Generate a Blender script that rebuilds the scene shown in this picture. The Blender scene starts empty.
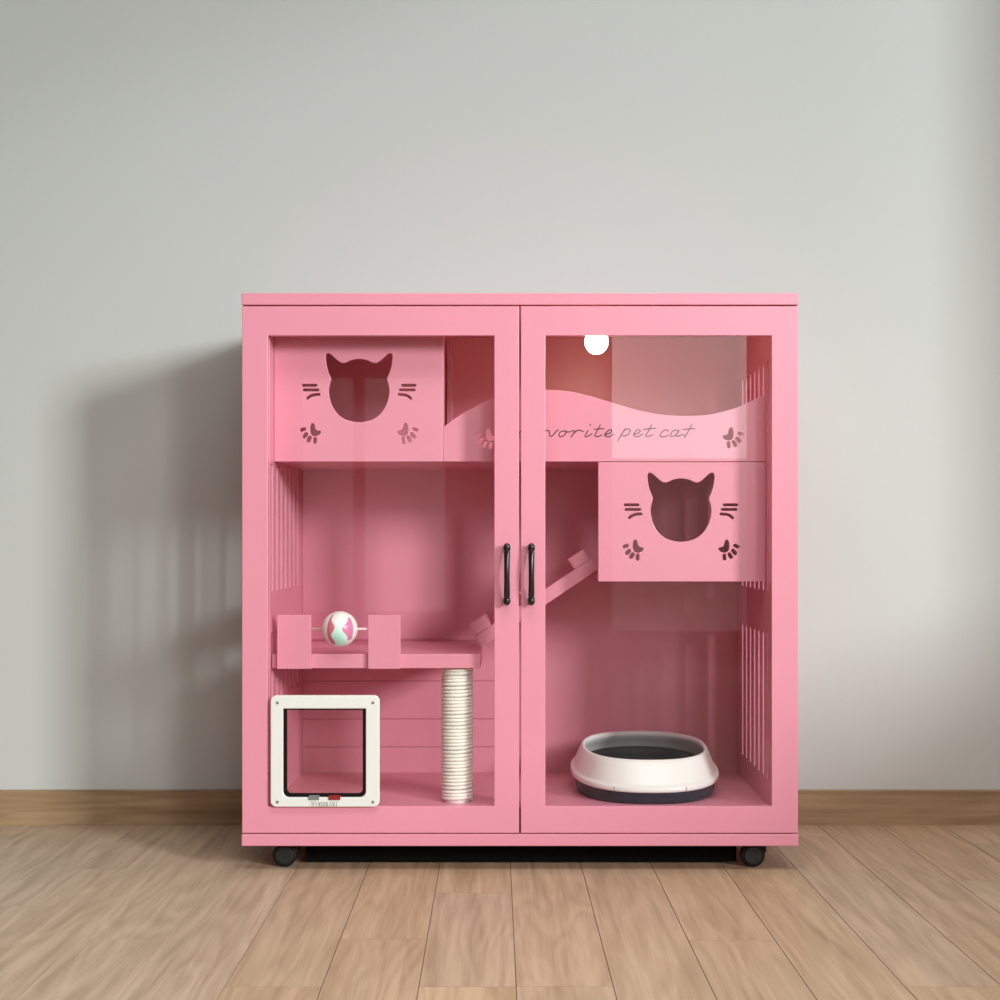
import bpy, bmesh, math, random
from mathutils import Vector
random.seed(7)
SC = bpy.context.scene
COL = SC.collection

# ------------------------------------------------------------------ camera
D = 3.3              # camera to the front of the cabinet, metres
S = 463.33           # pixels per metre at the front of the cabinet
CX, CY = 520.0, 542.0
CH = 0.7122          # camera height
cam = bpy.data.cameras.new('camera')
cam.sensor_width = 36.0
cam.lens = 36.0 * S * D / 1000.0
cam.shift_x = -(CX - 500) / 1000.0
cam.shift_y = (CY - 500) / 1000.0
camo = bpy.data.objects.new('camera', cam)
COL.objects.link(camo)
camo.location = (0, -D, CH)
camo.rotation_euler = (math.radians(90), 0, 0)
SC.camera = camo

# ------------------------------------------------------------------ world, lights, exposure
w = bpy.data.worlds.new('world')
SC.world = w
w.use_nodes = True
wn = w.node_tree.nodes
bg = wn['Background']
bg.inputs['Color'].default_value = (1.0, 0.98, 0.94, 1)
bg.inputs['Strength'].default_value = 0.08

def area(name, loc, target, sx, sy, power, color):
    l = bpy.data.lights.new(name, 'AREA')
    l.shape = 'RECTANGLE'; l.size = sx; l.size_y = sy
    l.energy = power; l.color = color
    o = bpy.data.objects.new(name, l)
    COL.objects.link(o)
    o.location = loc
    o.rotation_euler = (Vector(target) - Vector(loc)).to_track_quat('-Z', 'Y').to_euler()
    return o
# low daylight through a window on the right of the room
area('window_daylight', (6.3, -7.0, 3.22), (0, 0.3, 0.8), 1.35, 1.8, 715, (0.94, 1.0, 0.995))
# added overhead fill in front of the cabinet, no real fitting there
fill_light = area('overhead_fill_light', (0.25, -1.55, 2.75), (0.15, -1.0, 0.0), 2.0, 1.0, 21, (1.0, 0.985, 0.955))
fill_light.data.spread = math.radians(110)
area('rear_window_daylight', (2.3, -6.0, 2.2), (0.1, 0.3, 0.7), 0.9, 1.6, 125, (0.97, 1.0, 0.985))
# two tall glazed balcony doors in the wall behind the camera
area('balcony_door_daylight', (0.97, -6.0, 1.70), (0.97, 0, 1.70), 0.82, 0.96, 11, (1, 1, 0.97))
area('balcony_door_daylight', (0.97, -6.0, 0.69), (0.97, 0, 0.69), 0.82, 1.04, 1.6, (1, 1, 0.97))
area('rear_window_daylight', (-0.70, -6.0, 1.0), (-0.70, 0, 1.0), 0.487, 1.42, 1.5, (1, 1, 1))
area('rear_window_daylight', (-1.168, -6.0, 1.0), (-1.168, 0, 1.0), 0.304, 1.42, 0.9, (1, 1, 1))

SC.view_settings.view_transform = 'Standard'
SC.view_settings.look = 'None'
SC.view_settings.gamma = 1.0
SC.view_settings.use_curve_mapping = False
SC.view_settings.exposure = 0.0

# ------------------------------------------------------------------ helpers
def kd(Y): return D / (D + Y)
def X(px, Y=0.0): return (px - CX) / (S * kd(Y))
def Z(py, Y=0.0): return CH + (CY - py) / (S * kd(Y))

def srgb(r, g, b):
    f = lambda c: (c / 12.92 if c <= 0.04045 else ((c + 0.055) / 1.055) ** 2.4)
    return (f(r / 255), f(g / 255), f(b / 255), 1)

def mat(name, color, rough=0.5, spec=0.5, metal=0.0, noise=0.0, scale=40):
    m = bpy.data.materials.new(name); m.use_nodes = True
    nt = m.node_tree; p = nt.nodes['Principled BSDF']
    p.inputs['Roughness'].default_value = rough
    p.inputs['Specular IOR Level'].default_value = spec
    p.inputs['Metallic'].default_value = metal
    if noise:
        tc = nt.nodes.new('ShaderNodeTexCoord')
        n = nt.nodes.new('ShaderNodeTexNoise'); n.inputs['Scale'].default_value = scale
        nt.links.new(tc.outputs['Object'], n.inputs['Vector'])
        mx = nt.nodes.new('ShaderNodeMix'); mx.data_type = 'RGBA'
        mx.inputs[6].default_value = tuple(c * (1 - noise) for c in color[:3]) + (1,)
        mx.inputs[7].default_value = tuple(min(1, c * (1 + noise)) for c in color[:3]) + (1,)
        nt.links.new(n.outputs['Fac'], mx.inputs[0])
        nt.links.new(mx.outputs[2], p.inputs['Base Color'])
    else:
        p.inputs['Base Color'].default_value = color
    return m

PINK = mat('pink_paint', (0.785, 0.29, 0.385, 1), 0.34, 0.6, noise=0.02, scale=6)
WHITE = mat('white_plastic', (0.80, 0.80, 0.765, 1), 0.35)
CREAM = mat('cream_plastic', (0.86, 0.845, 0.81, 1), 0.38)
BLACK = mat('black_metal', (0.012, 0.011, 0.010, 1), 0.28)
RUBBER = mat('black_rubber', (0.006, 0.006, 0.006, 1), 0.5, 0.3)
CAPM = mat('caster_cap_plastic', (0.016, 0.018, 0.018, 1), 0.45, 0.4)
SLATE = mat('slate_plastic', (0.018, 0.028, 0.050, 1), 0.5, 0.3)
GASK = mat('black_seal', (0.004, 0.003, 0.003, 1), 0.5, 0.2)
INK = mat('engraved_brown', (0.12, 0.045, 0.05, 1), 0.6)
GREYINK = mat('grey_print', (0.38, 0.38, 0.34, 1), 0.6)
GREYP = mat('grey_plastic', (0.18, 0.20, 0.19, 1), 0.45)
REDP = mat('red_plastic', (0.28, 0.012, 0.012, 1), 0.4)
STEEL = mat('steel_screw', (0.32, 0.32, 0.30, 1), 0.4, metal=0.7)
WIRE = mat('white_wire', (0.85, 0.62, 0.64, 1), 0.4)
WALL = mat('wall_paint', (0.625, 0.64, 0.62, 1), 0.85, 0.2, noise=0.012, scale=2.5)

def rope_mat():
    m = mat('sisal_rope', (0.84, 0.80, 0.68, 1), 0.8, 0.2)
    nt = m.node_tree; p = nt.nodes['Principled BSDF']
    tc = nt.nodes.new('ShaderNodeTexCoord'); mp = nt.nodes.new('ShaderNodeMapping')
    mp.inputs['Scale'].default_value = (1, 1, 2.5)
    nz = nt.nodes.new('ShaderNodeTexNoise'); nz.inputs['Scale'].default_value = 160; nz.inputs['Detail'].default_value = 4
    cr = nt.nodes.new('ShaderNodeValToRGB')
    cr.color_ramp.elements[0].color = (0.80, 0.76, 0.66, 1); cr.color_ramp.elements[0].position = 0.3
    cr.color_ramp.elements[1].color = (0.93, 0.91, 0.84, 1); cr.color_ramp.elements[1].position = 0.6
    b = nt.nodes.new('ShaderNodeBump'); b.inputs['Strength'].default_value = 0.4; b.inputs['Distance'].default_value = 0.002
    nt.links.new(tc.outputs['Object'], mp.inputs['Vector']); nt.links.new(mp.outputs['Vector'], nz.inputs['Vector'])
    nt.links.new(nz.outputs['Fac'], cr.inputs['Fac']); nt.links.new(cr.outputs['Color'], p.inputs['Base Color'])
    nt.links.new(nz.outputs['Fac'], b.inputs['Height']); nt.links.new(b.outputs['Normal'], p.inputs['Normal'])
    return m
ROPE = rope_mat()

def glass_mat(name, f0, tint):
    m = bpy.data.materials.new(name); m.use_nodes = True
    nt = m.node_tree; nt.nodes.clear()
    out = nt.nodes.new('ShaderNodeOutputMaterial')
    tr = nt.nodes.new('ShaderNodeBsdfTransparent'); tr.inputs['Color'].default_value = tint
    gl = nt.nodes.new('ShaderNodeBsdfGlossy'); gl.inputs['Roughness'].default_value = 0.01
    lw = nt.nodes.new('ShaderNodeLayerWeight'); lw.inputs['Blend'].default_value = 0.5
    pw = nt.nodes.new('ShaderNodeMath'); pw.operation = 'POWER'; pw.inputs[1].default_value = 5
    ma = nt.nodes.new('ShaderNodeMath'); ma.operation = 'MULTIPLY_ADD'
    ma.inputs[1].default_value = 1 - f0; ma.inputs[2].default_value = f0
    mx = nt.nodes.new('ShaderNodeMixShader')
    nt.links.new(lw.outputs['Facing'], pw.inputs[0]); nt.links.new(pw.outputs[0], ma.inputs[0])
    nt.links.new(ma.outputs[0], mx.inputs[0]); nt.links.new(tr.outputs[0], mx.inputs[1])
    nt.links.new(gl.outputs[0], mx.inputs[2]); nt.links.new(mx.outputs[0], out.inputs['Surface'])
    return m
GLASS = glass_mat('clear_glass', 0.021, (0.998, 0.998, 0.996, 1))
ACRYL = glass_mat('clear_acrylic', 0.025, (0.98, 0.975, 0.965, 1))

def wood_mat(name, light, dark, rough, floor=True):
    m = bpy.data.materials.new(name); m.use_nodes = True
    nt = m.node_tree; p = nt.nodes['Principled BSDF']
    L = nt.links.new
    uv = nt.nodes.new('ShaderNodeUVMap'); uv.uv_map = 'UVMap'
    def noise(sx, sy, detail, rough_, dist=0.0):
        mp = nt.nodes.new('ShaderNodeMapping'); mp.inputs['Scale'].default_value = (sx, sy, 1)
        n = nt.nodes.new('ShaderNodeTexNoise'); n.inputs['Scale'].default_value = 1.0
        n.inputs['Detail'].default_value = detail; n.inputs['Roughness'].default_value = rough_
        n.inputs['Distortion'].default_value = dist
        L(uv.outputs['UV'], mp.inputs['Vector']); L(mp.outputs['Vector'], n.inputs['Vector'])
        return n
    n1 = noise(34, 1.6, 4, 0.6, 0.6)      # broad figure
    n2 = noise(190, 6, 3, 0.65)             # pores and fine streaks
    # cathedral rings: bands of the broad figure
    n3 = noise(9, 1.0, 2, 0.5, 0.3)
    mu = nt.nodes.new('ShaderNodeMath'); mu.operation = 'MULTIPLY'; mu.inputs[1].default_value = 60
    si = nt.nodes.new('ShaderNodeMath'); si.operation = 'SINE'
    L(n3.outputs['Fac'], mu.inputs[0]); L(mu.outputs[0], si.inputs[0])
    a1 = nt.nodes.new('ShaderNodeMath'); a1.operation = 'MULTIPLY_ADD'; a1.inputs[1].default_value = 0.07
    L(si.outputs[0], a1.inputs[0]); L(n1.outputs['Fac'], a1.inputs[2])
    a2 = nt.nodes.new('ShaderNodeMath'); a2.operation = 'MULTIPLY_ADD'; a2.inputs[1].default_value = 0.35
    L(n2.outputs['Fac'], a2.inputs[0]); L(a1.outputs[0], a2.inputs[2])
    cr = nt.nodes.new('ShaderNodeValToRGB')
    cr.color_ramp.elements[0].position = 0.46; cr.color_ramp.elements[0].color = dark
    cr.color_ramp.elements[1].position = 0.86; cr.color_ramp.elements[1].color = light
    L(a2.outputs[0], cr.inputs['Fac'])
    colour = cr.outputs['Color']
    if floor:
        uv2 = nt.nodes.new('ShaderNodeUVMap'); uv2.uv_map = 'plank'
        sx = nt.nodes.new('ShaderNodeSeparateXYZ'); L(uv2.outputs['UV'], sx.inputs[0])
        hs = nt.nodes.new('ShaderNodeHueSaturation')
        L(sx.outputs['X'], hs.inputs['Value']); L(sx.outputs['Y'], hs.inputs['Saturation'])
        L(colour, hs.inputs['Color']); colour = hs.outputs['Color']
        # sparse knots and dark streaks
        n4 = noise(16, 2.6, 2, 0.5, 0.5)
        kr = nt.nodes.new('ShaderNodeValToRGB')
        kr.color_ramp.elements[0].position = 0.70; kr.color_ramp.elements[0].color = (1, 1, 1, 1)
        kr.color_ramp.elements[1].position = 0.80; kr.color_ramp.elements[1].color = (0.72, 0.66, 0.6, 1)
        L(n4.outputs['Fac'], kr.inputs['Fac'])
        mm = nt.nodes.new('ShaderNodeMix'); mm.data_type = 'RGBA'; mm.blend_type = 'MULTIPLY'; mm.inputs[0].default_value = 1
        L(colour, mm.inputs[6]); L(kr.outputs['Color'], mm.inputs[7]); colour = mm.outputs[2]
    L(colour, p.inputs['Base Color'])
    bp = nt.nodes.new('ShaderNodeBump'); bp.inputs['Strength'].default_value = 0.12; bp.inputs['Distance'].default_value = 0.001
    L(n2.outputs['Fac'], bp.inputs['Height']); L(bp.outputs['Normal'], p.inputs['Normal'])
    p.inputs['Roughness'].default_value = rough
    p.inputs['Specular IOR Level'].default_value = 0.22
    return m
OAK = wood_mat('oak_planks', (0.61, 0.445, 0.295, 1), (0.43, 0.295, 0.185, 1), 0.45)
BASEW = wood_mat('oak_skirting', (0.44, 0.30, 0.175, 1), (0.29, 0.185, 0.10, 1), 0.5, floor=False)
SEAM = mat('dark_seam', (0.24, 0.15, 0.09, 1), 0.8)

WLOC = {}
def link(name, me, m, parent=None):
    """one mesh object; the mesh is given in world coordinates"""
    o = bpy.data.objects.new(name, me); COL.objects.link(o)
    if m is not None and not me.materials: me.materials.append(m)
    if parent is not None:
        off = WLOC.get(parent.name, Vector((0, 0, 0)))
        me.transform(__import__('mathutils').Matrix.Translation(-off))
        o.parent = parent
        WLOC[o.name] = off
    return o
def root(name, label, cat, loc, group=None):
    o = bpy.data.objects.new(name, None); COL.objects.link(o)
    o.empty_display_size = 0.05
    o.location = loc; WLOC[o.name] = Vector(loc)
    o['label'] = label; o['category'] = cat
    if group: o['group'] = group
    return o

def box_bm(bm, x0, x1, y0, y1, z0, z1, bev=0.0):
    b = bmesh.new()
    bmesh.ops.create_cube(b, size=1)
    for v in b.verts:
        v.co = Vector((x0 if v.co.x < 0 else x1, y0 if v.co.y < 0 else y1, z0 if v.co.z < 0 else z1))
    if bev:
        bmesh.ops.bevel(b, geom=b.edges[:], offset=bev, segments=2, affect='EDGES', profile=0.5)
    t = bpy.data.meshes.new('t'); b.to_mesh(t); b.free()
    bm.from_mesh(t); bpy.data.meshes.remove(t)
def mesh(bm, name='mesh', smooth=False):
    bmesh.ops.recalc_face_normals(bm, faces=bm.faces[:])
    me = bpy.data.meshes.new(name); bm.to_mesh(me); bm.free()
    if smooth:
        for p in me.polygons: p.use_smooth = True
    return me
def boxes(name, lst, m, parent, bev=0.0015):
    bm = bmesh.new()
    for b in lst: box_bm(bm, *b, bev=bev)
    return link(name, mesh(bm, name), m, parent)

def cut_panel(loops, y0, y1, bev=0.0012, plane='xz'):
    """solid board with real cut-outs: loops of (u, v), the first one the outline"""
    cu = bpy.data.curves.new('c', 'CURVE'); cu.dimensions = '2D'; cu.fill_mode = 'BOTH'
    t = (y1 - y0) / 2
    cu.extrude = t - bev; cu.bevel_depth = bev; cu.bevel_resolution = 1
    cu.offset = -bev
    for lp in loops:
        s = cu.splines.new('POLY'); s.points.add(len(lp) - 1)
        for p, (u, v) in zip(s.points, lp): p.co = (u, v, 0, 1)
        s.use_cyclic_u = True
    o = bpy.data.objects.new('c', cu); COL.objects.link(o)
    dg = bpy.context.evaluated_depsgraph_get()
    me = bpy.data.meshes.new_from_object(o.evaluated_get(dg))
    bpy.data.objects.remove(o); bpy.data.curves.remove(cu)
    mid = (y0 + y1) / 2
    for v in me.vertices:
        u, vv, ww = v.co
        v.co = (u, mid - ww, vv) if plane == 'xz' else (mid + ww, u, vv)
    me.materials.clear()
    for p in me.polygons: p.use_smooth = False
    return me
def rect(a, b, c, d): return [(a, c), (b, c), (b, d), (a, d)]
def rrect(a, b, c, d, r, n=6, corners=(1, 1, 1, 1)):
    pts = []
    for i, (cx, cz, a0) in enumerate(((b - r, d - r, 0), (a + r, d - r, 90), (a + r, c + r, 180), (b - r, c + r, 270))):
        if not corners[i]:
            pts.append(((b, d), (a, d), (a, c), (b, c))[i]); continue
        for k in range(n + 1):
            t = math.radians(a0 + 90 * k / n)
            pts.append((cx + r * math.cos(t), cz + r * math.sin(t)))
    return pts
def smooth_loop(pts, n=5):
    out = []; N = len(pts)
    for i in range(N):
        p0, p1, p2, p3 = (Vector(pts[(i + j - 1) % N]) for j in range(4))
        for k in range(n):
            t = k / n
            q = 0.5 * ((2 * p1) + (p2 - p0) * t + (2 * p0 - 5 * p1 + 4 * p2 - p3) * t * t + (3 * p1 - p0 - 3 * p2 + p3) * t ** 3)
            out.append((q.x, q.y))
    return out
def smooth_line(pts, n=6):
    out = []
    P_ = [pts[0]] + list(pts) + [pts[-1]]
    for i in range(1, len(P_) - 2):
        p0, p1, p2, p3 = (Vector(P_[i + j - 1]) for j in range(4))
        for k in range(n):
            t = k / n
            q = 0.5 * ((2 * p1) + (p2 - p0) * t + (2 * p0 - 5 * p1 + 4 * p2 - p3) * t * t + (3 * p1 - p0 - 3 * p2 + p3) * t ** 3)
            out.append(tuple(q))
    out.append(tuple(pts[-1]))
    return out
def capsule(pts, r):
    """outline of a thick stroke through pts (2-D), with round ends"""
    pts = [Vector(p) for p in pts]
    L_, R_ = [], []
    n = len(pts)
    for i, p in enumerate(pts):
        d = (pts[min(i + 1, n - 1)] - pts[max(i - 1, 0)]).normalized()
        nrm = Vector((-d.y, d.x))
        L_.append(p + nrm * r); R_.append(p - nrm * r)
    def cap(c, d):
        a0 = math.atan2(d.y, d.x)
        return [c + Vector((math.cos(a0 + math.radians(a)), math.sin(a0 + math.radians(a)))) * r for a in (60, 30, 0, -30, -60)]
    d1 = (pts[-1] - pts[-2]).normalized(); d0 = (pts[0] - pts[1]).normalized()
    out = L_ + cap(pts[-1], d1) + R_[::-1] + cap(pts[0], d0)
    return [(v.x, v.y) for v in out]
def tube_bm(bm, path, radii, seg=12, caps=True):
    path = [Vector(p) for p in path]
    n = len(path); rings = []
    up = Vector((0, 0, 1))
    for i, p in enumerate(path):
        d = (path[min(i + 1, n - 1)] - path[max(i - 1, 0)]).normalized()
        ref = up if abs(d.dot(up)) < 0.9 else Vector((1, 0, 0))
        a = d.cross(ref).normalized(); b = d.cross(a).normalized()
        r = radii[i] if hasattr(radii, '__len__') else radii
        rings.append([bm.verts.new(p + (a * math.cos(2 * math.pi * k / seg) + b * math.sin(2 * math.pi * k / seg)) * r) for k in range(seg)])
    for i in range(n - 1):
        for k in range(seg):
            bm.faces.new((rings[i][k], rings[i][(k + 1) % seg], rings[i + 1][(k + 1) % seg], rings[i + 1][k]))
    if caps:
        bm.faces.new(rings[0]); bm.faces.new(rings[-1])
def ribbon_bm(bm, pts, wd, y0, y1):
    """flat engraved stroke in the x-z plane"""
    lp = capsule(pts, wd / 2)
    f = [bm.verts.new((u, y0, v)) for u, v in lp]
    b = [bm.verts.new((u, y1, v)) for u, v in lp]
    n = len(pts); N = len(lp)
    L = N
    for i in range(L):
        bm.faces.new((f[i], f[(i + 1) % L], b[(i + 1) % L], b[i]))
    # front face as a strip of quads
    for i in range(n - 1):
        a, c = i, i + 1
        ra, rc = (n + 5) + (n - 1 - i), (n + 5) + (n - 2 - i)
        bm.faces.new((f[a], f[c], f[rc], f[ra]))
    bm.faces.new([f[n - 1]] + f[n:n + 5] + [f[n + 5]])
    bm.faces.new([f[2 * n + 4]] + f[2 * n + 5:2 * n + 10] + [f[0]])

# ------------------------------------------------------------------ the setting
WY = 0.56   # wall plane
def structure(o): o['kind'] = 'structure'; return o
structure(boxes('wall_back', [(-4.5, 4.5, WY, WY + 0.1, 0, 2.9)], WALL, None, bev=0))

def build_floor():
    bm = bmesh.new()
    u1 = bm.loops.layers.uv.new('UVMap'); u2 = bm.loops.layers.uv.new('plank')
    # underlay showing as dark seams
    def quad(cs, mi, uvs=None, pl=None):
        f = bm.faces.new([bm.verts.new(c) for c in cs]); f.material_index = mi
        for l, i in zip(f.loops, range(4)):
            l[u1].uv = uvs[i] if uvs else (0, 0); l[u2].uv = pl if pl else (1, 1)
    def pos(u, v, z): return (-0.005 + u - 0.01635 * (v + 0.92), v, z)
    box_bm(bm, -4.5, 4.5, -6.1, WY, -0.05, -0.0022)
    for f in bm.faces: f.material_index = 1
    PW = 0.1557; V0, V1 = -6.1, WY
    joints = {-3: [-0.852], -2: [-0.557], -1: [-0.197, -0.852], 0: [-0.2 + 0.6], 2: [-0.565], 4: [-0.852], 5: [-0.54], -5: [-0.557], -4: [0.2], 1: [0.1, -1.1], 3: [0.05, -1.2]}
    rnd = random.Random(3)
    for i in range(-30, 31):
        js = sorted(joints.get(i, [rnd.uniform(-1.6, 0.4)]))
        v = js[0]
        while v - 1.25 > V0: v -= 1.25; js.insert(0, v)
        v = js[-1]
        while v + 1.25 < V1: v += 1.25; js.append(v)
        ed = [V0] + js + [V1]
        for a, b in zip(ed[:-1], ed[1:]):
            if b - a < 0.01: continue
            g, gj = (0.0007 if i >= -3 else 0.00003), (0.0003 if i >= -3 else 0.0001)
            p = (rnd.uniform(0.93, 1.05), rnd.uniform(0.94, 1.06)) if i >= -3 else (rnd.uniform(0.98, 1.01), rnd.uniform(0.90, 0.94)); o1, o2 = rnd.uniform(0, 50), rnd.uniform(0, 50)
            c = [(i * PW + g, a + gj), ((i + 1) * PW - g, a + gj), ((i + 1) * PW - g, b - gj), (i * PW + g, b - gj)]
            quad([pos(u, vv, 0) for u, vv in c], 0, [(u + o1, vv + o2) for u, vv in c], p)
            e = 0.0011
            for k in range(4):   # little chamfer down into the seam
                (ua, va), (ub, vb) = c[k], c[(k + 1) % 4]
                quad([pos(ua, va, 0), pos(ub, vb, 0), pos(ub, vb, -0.0022), pos(ua, va, -0.0022)], 1)
    bm.normal_update()
    me = bpy.data.meshes.new('floor'); bm.to_mesh(me); bm.free()
    me.materials.append(OAK); me.materials.append(SEAM)
    return structure(link('floor', me, None))
build_floor()

def build_skirting():
    bm = bmesh.new()
    zt = Z(790.5, WY - 0.014)
    prof = [(WY - 0.014, 0.0), (WY - 0.014, zt - 0.003), (WY - 0.011, zt), (WY, zt), (WY, 0.0)]
    u1 = bm.loops.layers.uv.new('UVMap')
    A = [bm.verts.new((-4.5, y, z)) for y, z in prof]; B = [bm.verts.new((4.5, y, z)) for y, z in prof]
    for i in range(len(prof)):
        j = (i + 1) % len(prof)
        f = bm.faces.new((A[i], B[i], B[j], A[j]))
    bm.faces.new(A); bm.faces.new(B)
    for f in bm.faces:
        for l in f.loops:
            l[u1].uv = (l.vert.co.z + l.vert.co.y * 0.7, l.vert.co.x)
    return structure(link('baseboard_back', mesh(bm), BASEW))
build_skirting()

structure(boxes('wall_rear', [(-4.5, 4.5, -6.2, -6.1, 0, 2.9)], WALL, None, bev=0))

# wall on the right of the room, just outside the view, with the window the daylight falls through
XW = 2.0
WIN = (-3.85, -0.62, 0.84, 2.80)          # y from, y to, sill, head
structure(link('wall_right', cut_panel([rect(-4.7, WY, 0, 2.9), rect(*WIN)], XW, XW + 0.12, 0.001, 'yz'), WALL))
fw = 0.05
structure(link('window_1', cut_panel([rect(*WIN), rect(WIN[0] + fw, WIN[1] - fw, WIN[2] + fw, WIN[3] - fw)], XW + 0.03, XW + 0.09, 0.002, 'yz'), WHITE))

# ------------------------------------------------------------------ the cabinet
CAB = root('cat_cabinet', 'pink two-door cat house cabinet with glass doors standing against the wall', 'cabinet', (0, 0.26, 0))
XL, XR = X(242), X(798)           # outer sides
IL, IR = X(268), X(772)           # inner faces of the sides
YB = 0.525                        # back panel face
Z_BOT0, Z_BOT1 = Z(846), Z(834)
Z_TOP0, Z_TOP1 = Z(305), Z(293)
Z_FL = Z(809)                     # inner floor
boxes('top_board', [(XL - 0.001, XR + 0.001, -0.002, 0.542, Z_TOP0, Z_TOP1)], PINK, CAB, 0.002)
boxes('base_board', [(XL - 0.001, XR + 0.001, -0.002, 0.542, Z_BOT0, Z_BOT1)], PINK, CAB, 0.002)
boxes('under_shadow_block', [(X(300), X(742), 0.085, 0.50, 0.006, Z_BOT0)], mat('shadow_black', (0.003, 0.003, 0.003, 1), 0.8, 0.1), CAB, 0.001)['label'] = 'added black block standing in for the shadow under the base board'  # black block added to give the deep shade beneath the cabinet
boxes('inner_floor', [(IL, IR, 0.024, YB, Z_BOT1, Z_FL)], PINK, CAB, 0.001)
# back panel: upper sheet and, lower left, boards with fine grooves
gz = [Z_BOT1] + [Z(p, YB) for p in (747, 719, 681)] + [Z(640, YB)]
lst = [(IL, -0.0005, YB, YB + 0.015, a + 0.0008, b - 0.0008) for a, b in zip(gz[:-1], gz[1:])]
lst += [(IL, -0.0005, YB, YB + 0.015, gz[-1] + 0.0008, Z_TOP0), (0.0005, IR, YB, YB + 0.015, Z_BOT1, Z_TOP0)]
lst += [(IL, IR, YB + 0.004, YB + 0.017, Z_BOT1, Z_TOP0)]
boxes('back_panel', lst, PINK, CAB, 0.0008)

# sides: slatted sheet inside, posts and rails outside
def side(sgn):
    groups = [(Z(430), Z(357)), (Z(592), Z(463)), (Z(783), Z(634))]
    ys = [0.055 + k * 0.0635 for k in range(7)]
    loops = [rect(0.022, YB + 0.015, Z_BOT1, Z_TOP0)]
    if sgn < 0: groups = [groups[1], (Z(704), Z(634))]
    for a, b in groups:
        for y in ys: loops.append(rrect(y - (0.0135 if sgn < 0 else 0.0095), y + (0.0135 if sgn < 0 else 0.0095), a, b, 0.005, 3))
    inner = IR if sgn > 0 else IL
    t = 0.013 if sgn > 0 else 0.010
    x0, x1 = (inner, inner + t) if sgn > 0 else (inner - t, inner)
    bm = bmesh.new()
    me = cut_panel(loops, x0, x1, 0.001, 'yz'); bm.from_mesh(me)
    o0, o1 = (inner + t, XR) if sgn > 0 else (XL, inner - t)
    box_bm(bm, o0, o1, 0.022, 0.040, Z_BOT1, Z_TOP0, 0.002)
    box_bm(bm, o0, o1, 0.505, 0.540, Z_BOT1, Z_TOP0, 0.002)
    box_bm(bm, o0, o1, 0.040, 0.505, Z_BOT1, Z(790), 0.002)
    box_bm(bm, o0, o1, 0.040, 0.505, Z(350), Z_TOP0, 0.002)
    me = bpy.data.meshes.new('side_panel'); bm.to_mesh(me); bm.free()
    return link('side_panel', me, PINK, CAB)
side(-1); side(1)

# doors
def door(x0, x1, gx0, gx1, hx):
    d = link('door', cut_panel([rect(X(x0), X(x1), Z(833), Z(306.2)), rect(X(gx0), X(gx1), Z(806.3), Z(335.5))], 0.0, 0.020, 0.0012), PINK, CAB)
    boxes('glass_pane', [(X(gx0) - 0.0, X(gx1) + 0.0, 0.003, 0.007, Z(806.3), Z(335.5))], GLASS, d, 0)
    # black bow handle, slimmer in the middle, on two rounded feet
    bm = bmesh.new()
    zt, zb = Z(547.5), Z(600.5); xc = X(hx)
    path = [(xc, 0.0, zt), (xc, -0.010, zt), (xc, -0.019, zt - 0.004)]
    rad = [0.0075, 0.0068, 0.0075]
    for k in range(0, 9):
        t = k / 8
        path.append((xc, -0.021 - 0.006 * math.sin(math.pi * t), zt - 0.010 - t * (zt - zb - 0.020)))
        rad.append(0.0069 - 0.0009 * math.sin(math.pi * t))
    path += [(xc, -0.019, zb + 0.004), (xc, -0.010, zb), (xc, 0.0, zb)]
    rad += [0.0075, 0.0068, 0.0075]
    tube_bm(bm, path, rad, 14)
    for z in (zt, zb):
        b2 = bmesh.new(); bmesh.ops.create_uvsphere(b2, u_segments=14, v_segments=10, radius=0.0078)
        for v in b2.verts: v.co = Vector((xc + v.co.x, -0.020 + v.co.y * 0.8, z + v.co.z * 1.25))
        t_ = bpy.data.meshes.new('t'); b2.to_mesh(t_); b2.free(); bm.from_mesh(t_); bpy.data.meshes.remove(t_)
    h = link('handle', mesh(bm, smooth=True), BLACK, d)
    h['label'] = 'black bow handle'
    return d
door(242, 519.0, 267.8, 494.3, 507)
door(520.9, 798, 545.3, 771.7, 531.3)

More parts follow.
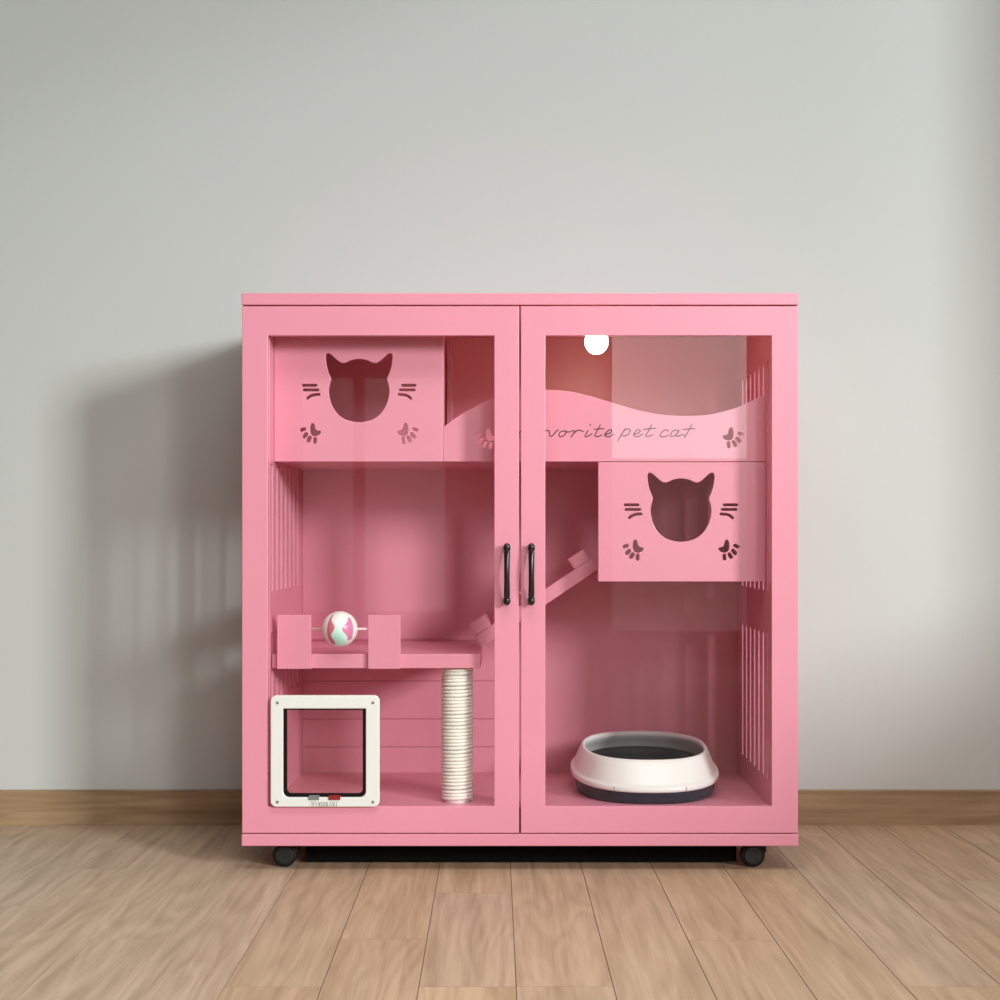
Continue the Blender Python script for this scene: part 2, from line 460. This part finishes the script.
# ------------------------------------------------------------------ cat-face panels
YP0, YP1 = 0.080, 0.092           # front boards
FACE = [(825, 240), (760, 250), (712, 271), (682, 273), (648, 254), (600, 210), (572, 193), (552, 200), (546, 232), (556, 305), (574, 362), (591, 405),
        (580, 452), (572, 505), (580, 570), (605, 640), (650, 702), (710, 744), (768, 762), (825, 768)]
def face_loop(dx, dy):
    half = [((x - 825) / 8.333, 330 + y / 8.333) for x, y in FACE]
    pts = [(359 + x, y) for x, y in half] + [(359 - x, y) for x, y in half[-2:0:-1]]
    return smooth_loop([(X(a + dx, YP0), Z(b + dy, YP0)) for a, b in pts], 4)
def bean(pts, r):
    return capsule(pts, r)
def paw_loops(cx, cy, mirror):
    """pad and four toes; coordinates in pixels from the paw centre, toes to the lower left"""
    s = -1 if mirror else 1
    pad = [(1.2, -9.6), (3.4, -8.2), (4.3, -4.6), (5.8, -2.4), (9.2, -1.6), (9.7, 0.6), (6.8, 3.0), (2.6, 3.4), (-0.3, 1.2), (-1.0, -3.2), (-0.4, -7.4)]
    lp = [smooth_loop([(X(cx + s * a, YP0), Z(cy + b, YP0)) for a, b in pad], 3)]
    for (ax, ay, bx, by, r) in ((-9.3, -2.6, -6.6, -3.6, 1.25), (-6.7, 4.0, -4.6, 1.6, 1.5), (-2.6, 7.8, -1.0, 5.2, 1.5), (3.9, 9.6, 4.1, 6.2, 1.3)):
        lp.append(bean([(X(cx + s * ax, YP0), Z(cy + ay, YP0)), (X(cx + s * bx, YP0), Z(cy + by, YP0))], (r + 0.55) / (S * kd(YP0))))
    return lp
def whisker_loops(cx, cy):
    lp = []
    for s in (-1, 1):
        for st in ([(-55.8, -1.7), (-43.2, -1.7)], [(-55, 2.9), (-41.2, 2.9)], [(-51.6, 11.3), (-49.5, 9.4), (-46.5, 8.0), (-43, 7.5), (-40, 7.4)]):
            lp.append(capsule([(X(cx - s * a, YP0), Z(cy + b, YP0)) for a, b in st], 1.45 / (S * kd(YP0))))
    return lp
def cat_panel(x0, x1, y0, y1, cx, dy, px_, py_):
    lps = [rect(X(x0, YP0), X(x1, YP0), Z(y1, YP0), Z(y0, YP0)), face_loop(cx - 359, dy)]
    lps += whisker_loops(cx, 387 + dy)
    lps += paw_loops(cx - px_, py_, False) + paw_loops(cx + px_, py_, True)
    return cut_panel(lps, YP0, YP1, 0.0008)
LP = link('cat_face_panel', cat_panel(274.2, 443.3, 311, 461.5, 359, 0, 48.2, 432.6), PINK, CAB)
LP['label'] = 'upper board with a cat head cut-out behind the left door'
RP = link('cat_face_panel', cat_panel(598.3, 765.8, 462.2, 581.5, 681, 119.6, 47.4, 549.2), PINK, CAB)
RP['label'] = 'lower board with a cat head cut-out behind the right door'

# upper floor of the house and the walls of its two cubbies
zU1, zU0 = Z(452, YP0), Z(461, YP0)
boxes('upper_floor', [(IL, IR, YP1, YB, zU0, zU1)], PINK, CAB, 0.001)
xc = X(443.3, YP0)
link('cubby_side', cut_panel([rect(YP1, YB, zU1, Z_TOP0), rrect(YP1 + 0.06, YB - 0.03, zU1 + 0.012, Z_TOP0 - 0.02, 0.05)], xc - 0.012, xc, 0.001, 'yz'), PINK, CAB)
zb1, zb0 = Z(573, YP0), Z(581.5, YP0)
boxes('cubby_floor', [(X(598.3, YP0), IR, YP1, YB, zb0, zb1)], PINK, CAB, 0.001)

# wavy front board with the lettering
TOPC = [(443.6, 427), (452, 420.6), (463, 413.3), (478, 405), (494, 397.8), (510, 393.0), (528, 390.3), (546, 389.8), (562, 390.4), (579, 393.4), (597, 398),
        (612, 402.6), (636, 409.8), (660, 414.3), (684, 416), (708, 414.7), (732, 409.2), (747, 403.2), (766, 394)]
tc = smooth_line([(X(a, YP0), Z(b, YP0)) for a, b in TOPC], 4)
loop = [(X(443.6, YP0), Z(461.5, YP0)), (X(766, YP0), Z(461.5, YP0))] + tc[::-1]
WAVE = link('wave_board', cut_panel([loop] + paw_loops(486.5, 437.4, False) + paw_loops(732.6, 437.0, True), YP0, YP1, 0.0008), PINK, CAB)

# handwriting: "favorite pet cat", traced stroke by stroke (units of 1/4.545 pixel)
STROKES = [
 # f a (their place is behind the door stile)
 [(-128, 215), (-118, 200), (-130, 190), (-150, 230), (-165, 275), (-172, 268)], [(-165, 228), (-128, 226)],
 [(-62, 232), (-82, 228), (-98, 248), (-88, 258), (-68, 240)], [(-62, 230), (-74, 256), (-52, 248)],
 # v
 [(8, 240), (30, 230), (42, 232), (46, 256), (62, 248), (76, 230), (84, 228)],
 # o
 [(112, 232), (96, 234), (86, 248), (92, 258), (108, 252), (120, 236), (112, 231), (126, 236), (142, 234)],
 # r
 [(146, 230), (158, 232), (150, 246), (142, 259)], [(150, 246), (168, 230), (182, 228), (196, 234)],
 # i
 [(218, 230), (208, 248), (206, 258), (220, 254), (236, 244)], [(226, 206), (229, 202)],
 # t
 [(274, 204), (258, 234), (250, 254), (262, 257), (280, 250)], [(246, 224), (290, 221)],
 # e
 [(294, 248), (316, 242), (328, 230), (316, 226), (300, 240), (298, 256), (316, 257), (334, 246)],
 # p
 [(386, 222), (372, 246), (352, 278)], [(374, 240), (392, 224), (408, 224), (406, 240), (388, 254), (372, 252)],
 # e
 [(424, 248), (446, 242), (456, 230), (444, 226), (430, 240), (428, 256), (446, 257), (466, 246)],
 # t
 [(508, 203), (492, 234), (480, 254), (492, 257), (512, 248)], [(470, 224), (526, 219)],
 # c
 [(584, 232), (570, 226), (552, 240), (546, 254), (562, 259), (584, 250)],
 # a
 [(628, 232), (612, 227), (596, 242), (594, 256), (610, 254), (630, 236)], [(632, 228), (620, 250), (626, 257), (644, 248)],
 # t
 [(690, 203), (672, 236), (656, 262)], [(644, 247), (654, 251)], [(650, 225), (704, 220)],
]
for a0, a1 in ((0, 11), (11, 15), (15, len(STROKES))):      # one piece for each word
    bm = bmesh.new()
    for k_, st in enumerate(STROKES[a0:a1]):
        pts = smooth_line([(X(540 + a / 4.545, YP0), Z(380 + b / 4.545, YP0)) for a, b in st], 5)
        ribbon_bm(bm, pts, 0.00245, YP0 - 0.0006 - 0.00002 * k_, YP0 + 0.0006)
    link('lettering', mesh(bm), INK, WAVE)['label'] = 'thin brown cursive lettering'

# ------------------------------------------------------------------ lower left: shelf, post, boards with wire
YS = 0.054
zs1, zs0 = Z(654, YS), Z(668.3, YS)
SHELF = boxes('shelf', [(IL, X(480.2, YS), YS, YB, zs0, zs1)], PINK, CAB, 0.0012)
for (a, b) in ((277, 311), (368, 400.5)):
    boxes('ball_board', [(X(a, 0.042), X(b, 0.042), 0.042, YS, Z(669, 0.042), Z(615, 0.042))], PINK, CAB, 0.0012)
bm = bmesh.new(); yw = 0.048
tube_bm(bm, [(X(311, yw) - 0.004, yw, Z(629, yw)), (X(368, yw) + 0.004, yw, Z(629, yw))], 0.0028, 12)
link('ball_wire', mesh(bm, smooth=True), WIRE, CAB)

def post():
    yc = 0.100; k = kd(yc); xc = X(457.2, yc); R = 15.6 / (S * k); z0, z1 = Z_FL, zs0
    bm = bmesh.new()
    tube_bm(bm, [(xc, yc, z0), (xc, yc, z1)], R - 0.0065, 32)
    o = link('scratching_post', mesh(bm, smooth=False), CREAM, CAB)
    bm = bmesh.new()
    turns = 37; pitch = (z1 - z0) / turns; r = pitch * 0.50
    path, rr = [], []
    rn = random.Random(2)
    jit = [rn.uniform(-0.13, 0.13) for _ in range(turns + 2)]
    N = turns * 28
    for i in range(N + 1):
        t = i / 28.0; a = 2 * math.pi * t
        j = jit[int(t)] * (1 - t % 1) + jit[int(t) + 1] * (t % 1)
        z = z0 + r + (z1 - z0 - 2 * r) * i / N + j * pitch
        path.append((xc + (R - r * 0.8) * math.cos(a), yc + (R - r * 0.8) * math.sin(a), min(max(z, z0 + r), z1 - r)))
    tube_bm(bm, path, r, 8)
    link('rope', mesh(bm, smooth=True), ROPE, o)['label'] = 'cream sisal rope winding'
    return o
post()

# ------------------------------------------------------------------ ramp with treads
def ramp():
    y0, y1 = 0.17, 0.36
    def pt(px, py): return Vector((X(px, y0), Z(py, y0)))
    a, b = pt(474.5, 636.5), pt(590.5, 559.0)      # upper edge of the board's front face
    d = (b - a).normalized(); nrm = Vector((-d.y, d.x))
    th = 13.0 / (S * kd(y0))
    def prism(p, L, t, ya, yb, bev=0.0012):
        """bar along d from p, thickness t along +nrm"""
        bm = bmesh.new()
        c = [p, p + d * L, p + d * L + nrm * t, p + nrm * t]
        f = [bm.verts.new((q.x, ya, q.y)) for q in c]; g = [bm.verts.new((q.x, yb, q.y)) for q in c]
        bm.faces.new(f); bm.faces.new(g[::-1])
        for i in range(4): bm.faces.new((f[i], g[i], g[(i + 1) % 4], f[(i + 1) % 4]))
        bmesh.ops.bevel(bm, geom=bm.edges[:], offset=bev, segments=2, affect='EDGES')
        return mesh(bm)
    L = (b - a).length
    r = link('ramp', prism(a - nrm * th, L, th, y0, y1), PINK, CAB)
    tl, tt = 18.2 / (S * kd(y0)), 12.0 / (S * kd(y0))
    s_top = L - 19.0 / (S * kd(y0))
    s_low = 2.0 / (S * kd(y0))
    for s in (s_low, (s_low + s_top) / 2, s_top):
        link('tread', prism(a + d * s + nrm * 0.0004, tl, tt, y0 + 0.001, y1 - 0.001), PINK, r)
ramp()

# ------------------------------------------------------------------ cat flap on the left door
def flap():
    y0, y1 = -0.010, 0.0028
    out = rrect(X(271.2), X(379.8), Z(806.2), Z(695), 0.0125)
    hole = rrect(X(283.8), X(366.2), Z(796.5), Z(708.2), 0.013, corners=(0, 0, 1, 1))
    fr = link('cat_flap', cut_panel([out, hole], y0, y1, 0.002), WHITE, CAB)
    fr['label'] = 'white framed cat flap set low in the left glass door'
    g = link('seal', cut_panel([rrect(X(283.9), X(366.1), Z(796.4), Z(708.3), 0.013, corners=(0, 0, 1, 1)),
                                rrect(X(287.2), X(363.0), Z(793.0), Z(709.6), 0.010, corners=(0, 0, 1, 1))], -0.006, 0.0026, 0.0005), GASK, fr)
    link('flap_pane', cut_panel([rrect(X(287.3), X(362.9), Z(792.9), Z(709.7), 0.010, corners=(0, 0, 1, 1))], -0.004, -0.001, 0.0003), ACRYL, fr)
    for (a, b, m, l) in ((309.3, 319.8, GREYP, 'grey sliding catch'), (329.3, 341, REDP, 'red sliding catch')):
        boxes('catch', [(X(a), X(b), y0 - 0.003, y0 + 0.004, Z(799), Z(794.5))], m, fr, 0.0008)['label'] = l
    for px, py in ((278.2, 702.3), (373.4, 702.3), (278.2, 801.2), (373.4, 801.2)):
        bm = bmesh.new(); xx, zz = X(px), Z(py)
        tube_bm(bm, [(xx, y0 + 0.002, zz), (xx, y0 - 0.0012, zz)], 0.0030, 12)
        box_bm(bm, xx - 0.0022, xx + 0.0022, y0 - 0.0016, y0 - 0.0010, zz - 0.0004, zz + 0.0004)
        link('screw', mesh(bm), STEEL, fr)
    # small grey embossed characters, unreadable in the photograph
    G = [[(0, 0), (5, 0), (5, 8), (0, 8)], [(0, 4), (5, 4)], [(9, 0), (14, 4), (9, 8)], [(17, 0), (22, 8)], [(22, 0), (17, 8)], [(25, 0), (25, 8)], [(28.5, 0), (28.5, 8)],
         [(32, 0), (32, 8)], [(35, 0), (39, 8)], [(39, 0), (35, 8)], [(42, 0), (45, 8), (48, 0)], [(51, 0), (51, 8)], [(54.5, 8), (54.5, 0), (60, 0), (60, 8)]]
    bm = bmesh.new()
    for st in G:
        pts = [(X(312 + a * 0.42), Z(805.6 - b * 0.53)) for a, b in st]
        ribbon_bm(bm, pts, 0.0016, y0 - 0.0007, y0 + 0.0004)
    link('embossed_print', mesh(bm), GREYINK, fr)
flap()

# ------------------------------------------------------------------ casters
def caster():
    yf = 0.060; R = 0.0262
    xc = X(284.5, 0.05)
    bm = bmesh.new()
    # swivel plate, stem and hood
    box_bm(bm, xc - 0.022, xc + 0.028, yf - 0.010, yf + 0.040, Z_BOT0 - 0.0025, Z_BOT0, 0.0008)
    box_bm(bm, xc + 0.004, xc + 0.030, yf - 0.006, yf + 0.022, 0.030, Z_BOT0 - 0.002, 0.003)
    c = link('caster', mesh(bm), RUBBER, CAB); c['label'] = 'black swivel caster'
    bm = bmesh.new()
    tube_bm(bm, [(xc, yf - 0.011, R), (xc, yf - 0.009, R), (xc, yf + 0.010, R), (xc, yf + 0.012, R)], [R - 0.003, R, R, R - 0.003], 40)
    wl = link('wheel', mesh(bm), RUBBER, c)
    bm = bmesh.new()
    tube_bm(bm, [(xc, yf - 0.009, R), (xc, yf - 0.0135, R), (xc, yf - 0.015, R)], [0.0205, 0.0200, 0.0180], 40)
    link('hub_cap', mesh(bm), CAPM, c)
    return c
c0 = caster()
for dx, dy in ((X(753, 0.05) - X(284.5, 0.05), 0.0), (0.0, 0.40), (X(753, 0.05) - X(284.5, 0.05), 0.40)):
    c = c0.copy(); COL.objects.link(c); c.parent = CAB
    c.location = (dx, dy, 0)
    for ch in list(c0.children):
        d = ch.copy(); COL.objects.link(d); d.parent = c

# ------------------------------------------------------------------ ball on the wire
def ball_mat():
    m = bpy.data.materials.new('toy_ball_shell'); m.use_nodes = True
    nt = m.node_tree; p = nt.nodes['Principled BSDF']; L = nt.links.new
    p.inputs['Roughness'].default_value = 0.3
    tc_ = nt.nodes.new('ShaderNodeTexCoord'); sp = nt.nodes.new('ShaderNodeSeparateXYZ'); L(tc_.outputs['Object'], sp.inputs[0])
    def M(op, a, b=None, c=None):
        n = nt.nodes.new('ShaderNodeMath'); n.operation = op
        for i, v in enumerate((a, b, c)):
            if v is None: continue
            if isinstance(v, (int, float)): n.inputs[i].default_value = v
            else: L(v, n.inputs[i])
        return n.outputs[0]
    R = BR
    x = M('DIVIDE', sp.outputs['X'], R); z = M('DIVIDE', sp.outputs['Z'], R)
    z2 = M('MULTIPLY', z, z)
    wv = M('MULTIPLY', M('SINE', M('MULTIPLY_ADD', z, 7.0, 0.6)), 0.10)
    def smooth(v, lo, hi):
        n = nt.nodes.new('ShaderNodeMapRange'); n.interpolation_type = 'SMOOTHSTEP'; L(v, n.inputs[0])
        n.inputs[1].default_value = lo; n.inputs[2].default_value = hi; return n.outputs[0]
    # left band: smooth outer edge curving like a meridian, wavy inner edge
    mer = M('MULTIPLY', M('SQRT', M('MAXIMUM', M('SUBTRACT', 1.0, z2), 0.0)), -0.62)
    l1 = M('MULTIPLY', smooth(M('SUBTRACT', x, mer), -0.02, 0.02), smooth(M('SUBTRACT', M('ADD', wv, -0.27), x), -0.02, 0.02))
    l1 = M('MULTIPLY', l1, smooth(M('ABSOLUTE', z), 0.86, 0.78))
    # right band: zigzag inner edge, meridian outer edge
    wv2 = M('MULTIPLY', M('SINE', M('MULTIPLY_ADD', z, 6.4, -1.9)), 0.14)
    mer2 = M('MULTIPLY', M('SQRT', M('MAXIMUM', M('SUBTRACT', 1.0, z2), 0.0)), 0.82)
    l2 = M('MULTIPLY', smooth(M('SUBTRACT', x, M('ADD', wv2, 0.38)), -0.02, 0.02), smooth(M('SUBTRACT', mer2, x), -0.02, 0.02))
    l2 = M('MULTIPLY', l2, smooth(M('ABSOLUTE', M('ADD', z, -0.04)), 0.66, 0.58))
    mint = M('MULTIPLY', smooth(M('ABSOLUTE', M('ADD', x, 0.0)), 0.52, 0.22), smooth(z, 0.75, -0.55))
    mint = M('MULTIPLY', mint, smooth(z, -0.97, -0.75))
    def mix(f, a, b):
        n = nt.nodes.new('ShaderNodeMix'); n.data_type = 'RGBA'; L(f, n.inputs[0])
        for i, v in ((6, a), (7, b)):
            if isinstance(v, tuple): n.inputs[i].default_value = v
            else: L(v, n.inputs[i])
        return n.outputs[2]
    c = mix(mint, (0.90, 0.92, 0.84, 1), (0.52, 0.92, 0.80, 1))
    c = mix(l1, c, (0.72, 0.20, 0.27, 1))
    c = mix(l2, c, (0.72, 0.22, 0.42, 1))
    L(c, p.inputs['Base Color'])
    return m
BR = 17.9 / (S * kd(yw))
# turned about the wire's axis, with the bore the wire runs through
bm = bmesh.new(); BORE = 0.0031; a0 = math.asin(BORE / BR); rings = []
for i in range(41):
    a = a0 + (math.pi - 2 * a0) * i / 40
    rings.append([bm.verts.new((-BR * math.cos(a), BR * math.sin(a) * math.cos(2 * math.pi * k / 48), BR * math.sin(a) * math.sin(2 * math.pi * k / 48))) for k in range(48)])
for p_, q_ in zip(rings, rings[1:] + rings[:1]):
    for k in range(48): bm.faces.new((p_[k], p_[(k + 1) % 48], q_[(k + 1) % 48], q_[k]))
# shallow groove where the shell halves meet
for v in bm.verts:
    q = v.co.x / BR + 0.62 * math.sqrt(max(0, 1 - (v.co.z / BR) ** 2))
    if abs(q) < 0.05 and abs(v.co.x) < BR * 0.98: v.co *= 0.985
ball = link('toy_ball', mesh(bm, smooth=True), ball_mat())
ball.location = (X(339.8, yw), yw, Z(629, yw))
ball['label'] = 'small white and mint toy ball with pink wavy bands on a wire'
ball['category'] = 'ball'

# ------------------------------------------------------------------ puck lamp
def lamp():
    y = 0.10; x = X(596.5, y); r = 11.6 / (S * kd(y)); zt = Z(337.0, y)
    t = root('ceiling_lamp', 'small lit white dome lamp under the cabinet top behind the right door', 'lamp', (x, y, Z_TOP0))
    bm = bmesh.new()
    tube_bm(bm, [(x, y, Z_TOP0), (x, y, zt + 0.004), (x, y, zt + 0.0035), (x, y, zt)], [r * 0.7, r * 0.7, r * 0.9, r * 0.9], 32)
    link('lamp_base', mesh(bm), mat('lamp_base_plastic', (0.85, 0.78, 0.55, 1), 0.4), t)
    bm = bmesh.new(); bmesh.ops.create_uvsphere(bm, u_segments=32, v_segments=24, radius=r)
    for v in bm.verts:
        v.co.z = min(v.co.z * 1.06 - r * 0.42, 0.0)
        v.co += Vector((x, y, zt))
    bmesh.ops.remove_doubles(bm, verts=bm.verts[:], dist=1e-5)
    m = bpy.data.materials.new('lit_diffuser'); m.use_nodes = True
    p = m.node_tree.nodes['Principled BSDF']
    p.inputs['Base Color'].default_value = (0.9, 0.88, 0.8, 1)
    p.inputs['Emission Color'].default_value = (1.0, 0.80, 0.52, 1)
    p.inputs['Emission Strength'].default_value = 42.0
    link('diffuser', mesh(bm, smooth=True), m, t)
lamp()

# ------------------------------------------------------------------ litter box
def litter():
    yc, xc = 0.272, X(643.4, 0.284)
    kk = S * kd(yc)
    A = 73.0 / kk                     # half width at the flange
    B = 0.231                         # half depth
    t = root('litter_box', 'open cat litter box with cream rim and dark slate tray on the cabinet floor', 'litter box', (xc, yc, Z_FL))
    N = 72; ex = 2 / 2.35
    def ring(bm, a, b, z, slope=0.0, yo=0.0):
        vs = []
        for i in range(N):
            th = 2 * math.pi * i / N
            c, s = math.cos(th), math.sin(th)
            u = math.copysign(abs(c) ** ex, c) * a; v = math.copysign(abs(s) ** ex, s) * b
            vs.append(bm.verts.new((xc + u, yc + yo + v, z + slope * v / B)))
        return vs
    def loft(rs, close0=False, close1=False):
        bm = bmesh.new()
        R_ = [ring(bm, *r) for r in rs]
        for p, q in zip(R_[:-1], R_[1:]):
            for i in range(N): bm.faces.new((p[i], p[(i + 1) % N], q[(i + 1) % N], q[i]))
        if close0: bm.faces.new(R_[0])
        if close1: bm.faces.new(R_[-1])
        return bm
    z0 = Z_FL + 0.0005
    zf = z0 + 0.0405                   # underside of the rim's flange, half way back; it climbs to the rear
    fs = 0.0145
    tray = loft([(A * 0.89, B * 0.925, z0), (A * 0.92, B * 0.95, z0 + 0.004), (A * 0.965, B * 0.975, zf - 0.003, fs), (A * 0.975, B * 0.98, zf + 0.001, fs), (A * 0.955, B * 0.965, zf + 0.004, fs),
                 (A * 0.90, B * 0.92, zf + 0.010, 0.022), (A * 0.885, B * 0.90, zf + 0.010, 0.022), (A * 0.89, B * 0.91, zf, fs), (A * 0.85, B * 0.88, z0 + 0.006), (A * 0.78, B * 0.82, z0 + 0.004)], True, True)
    link('tray', mesh(tray, smooth=True), SLATE, t)
    zt = Z(744.5, yc)
    s = 0.012
    rim = loft([(A * 0.985, B * 0.985, zf + 0.0012, fs), (A * 0.998, B * 1.0, zf + 0.0012, fs), (A * 1.002, B * 1.005, zf + 0.004, fs), (A * 1.0, B * 1.003, zf + 0.011, fs), (A * 0.991, B * 0.995, zf + 0.0132, fs),
                (A * 0.962, B * 0.972, zf + 0.0142, fs), (A * 0.952, B * 0.960, zf + 0.018, fs), (A * 0.915, B * 0.91, zf + 0.036, fs), (A * 0.875, B * 0.85, zt - 0.011, s), (A * 0.855, B * 0.825, zt - 0.003, s), (A * 0.838, B * 0.805, zt, s),
                (A * 0.815, B * 0.78, zt - 0.0005, s), (A * 0.803, B * 0.765, zt - 0.004, s), (A * 0.806, B * 0.77, zt - 0.012, s),
                (A * 0.89, B * 0.885, zf + 0.034, fs), (A * 0.93, B * 0.94, zf + 0.018, fs), (A * 0.968, B * 0.97, zf + 0.006, fs), (A * 0.985, B * 0.985, zf + 0.0012, fs)])
    r = link('rim', mesh(rim, smooth=True), CREAM, t)
    r['label'] = 'cream upper rim'
    # clips that snap the rim on the tray
    for px in (613.5, 684.0):
        u = (X(px, 0.10) - xc) / A
        v = -(1 - abs(u) ** 2.35) ** (1 / 2.35)
        yy = yc + v * B * 1.005
        bm = bmesh.new()
        x = xc + u * A * 1.005
        box_bm(bm, x - 0.0005, x + 0.0005, yy - 0.0018, yy + 0.004, zf - fs + 0.001, zf - fs + 0.0125)
        link('clip_seam', mesh(bm), GREYP, t)
litter()
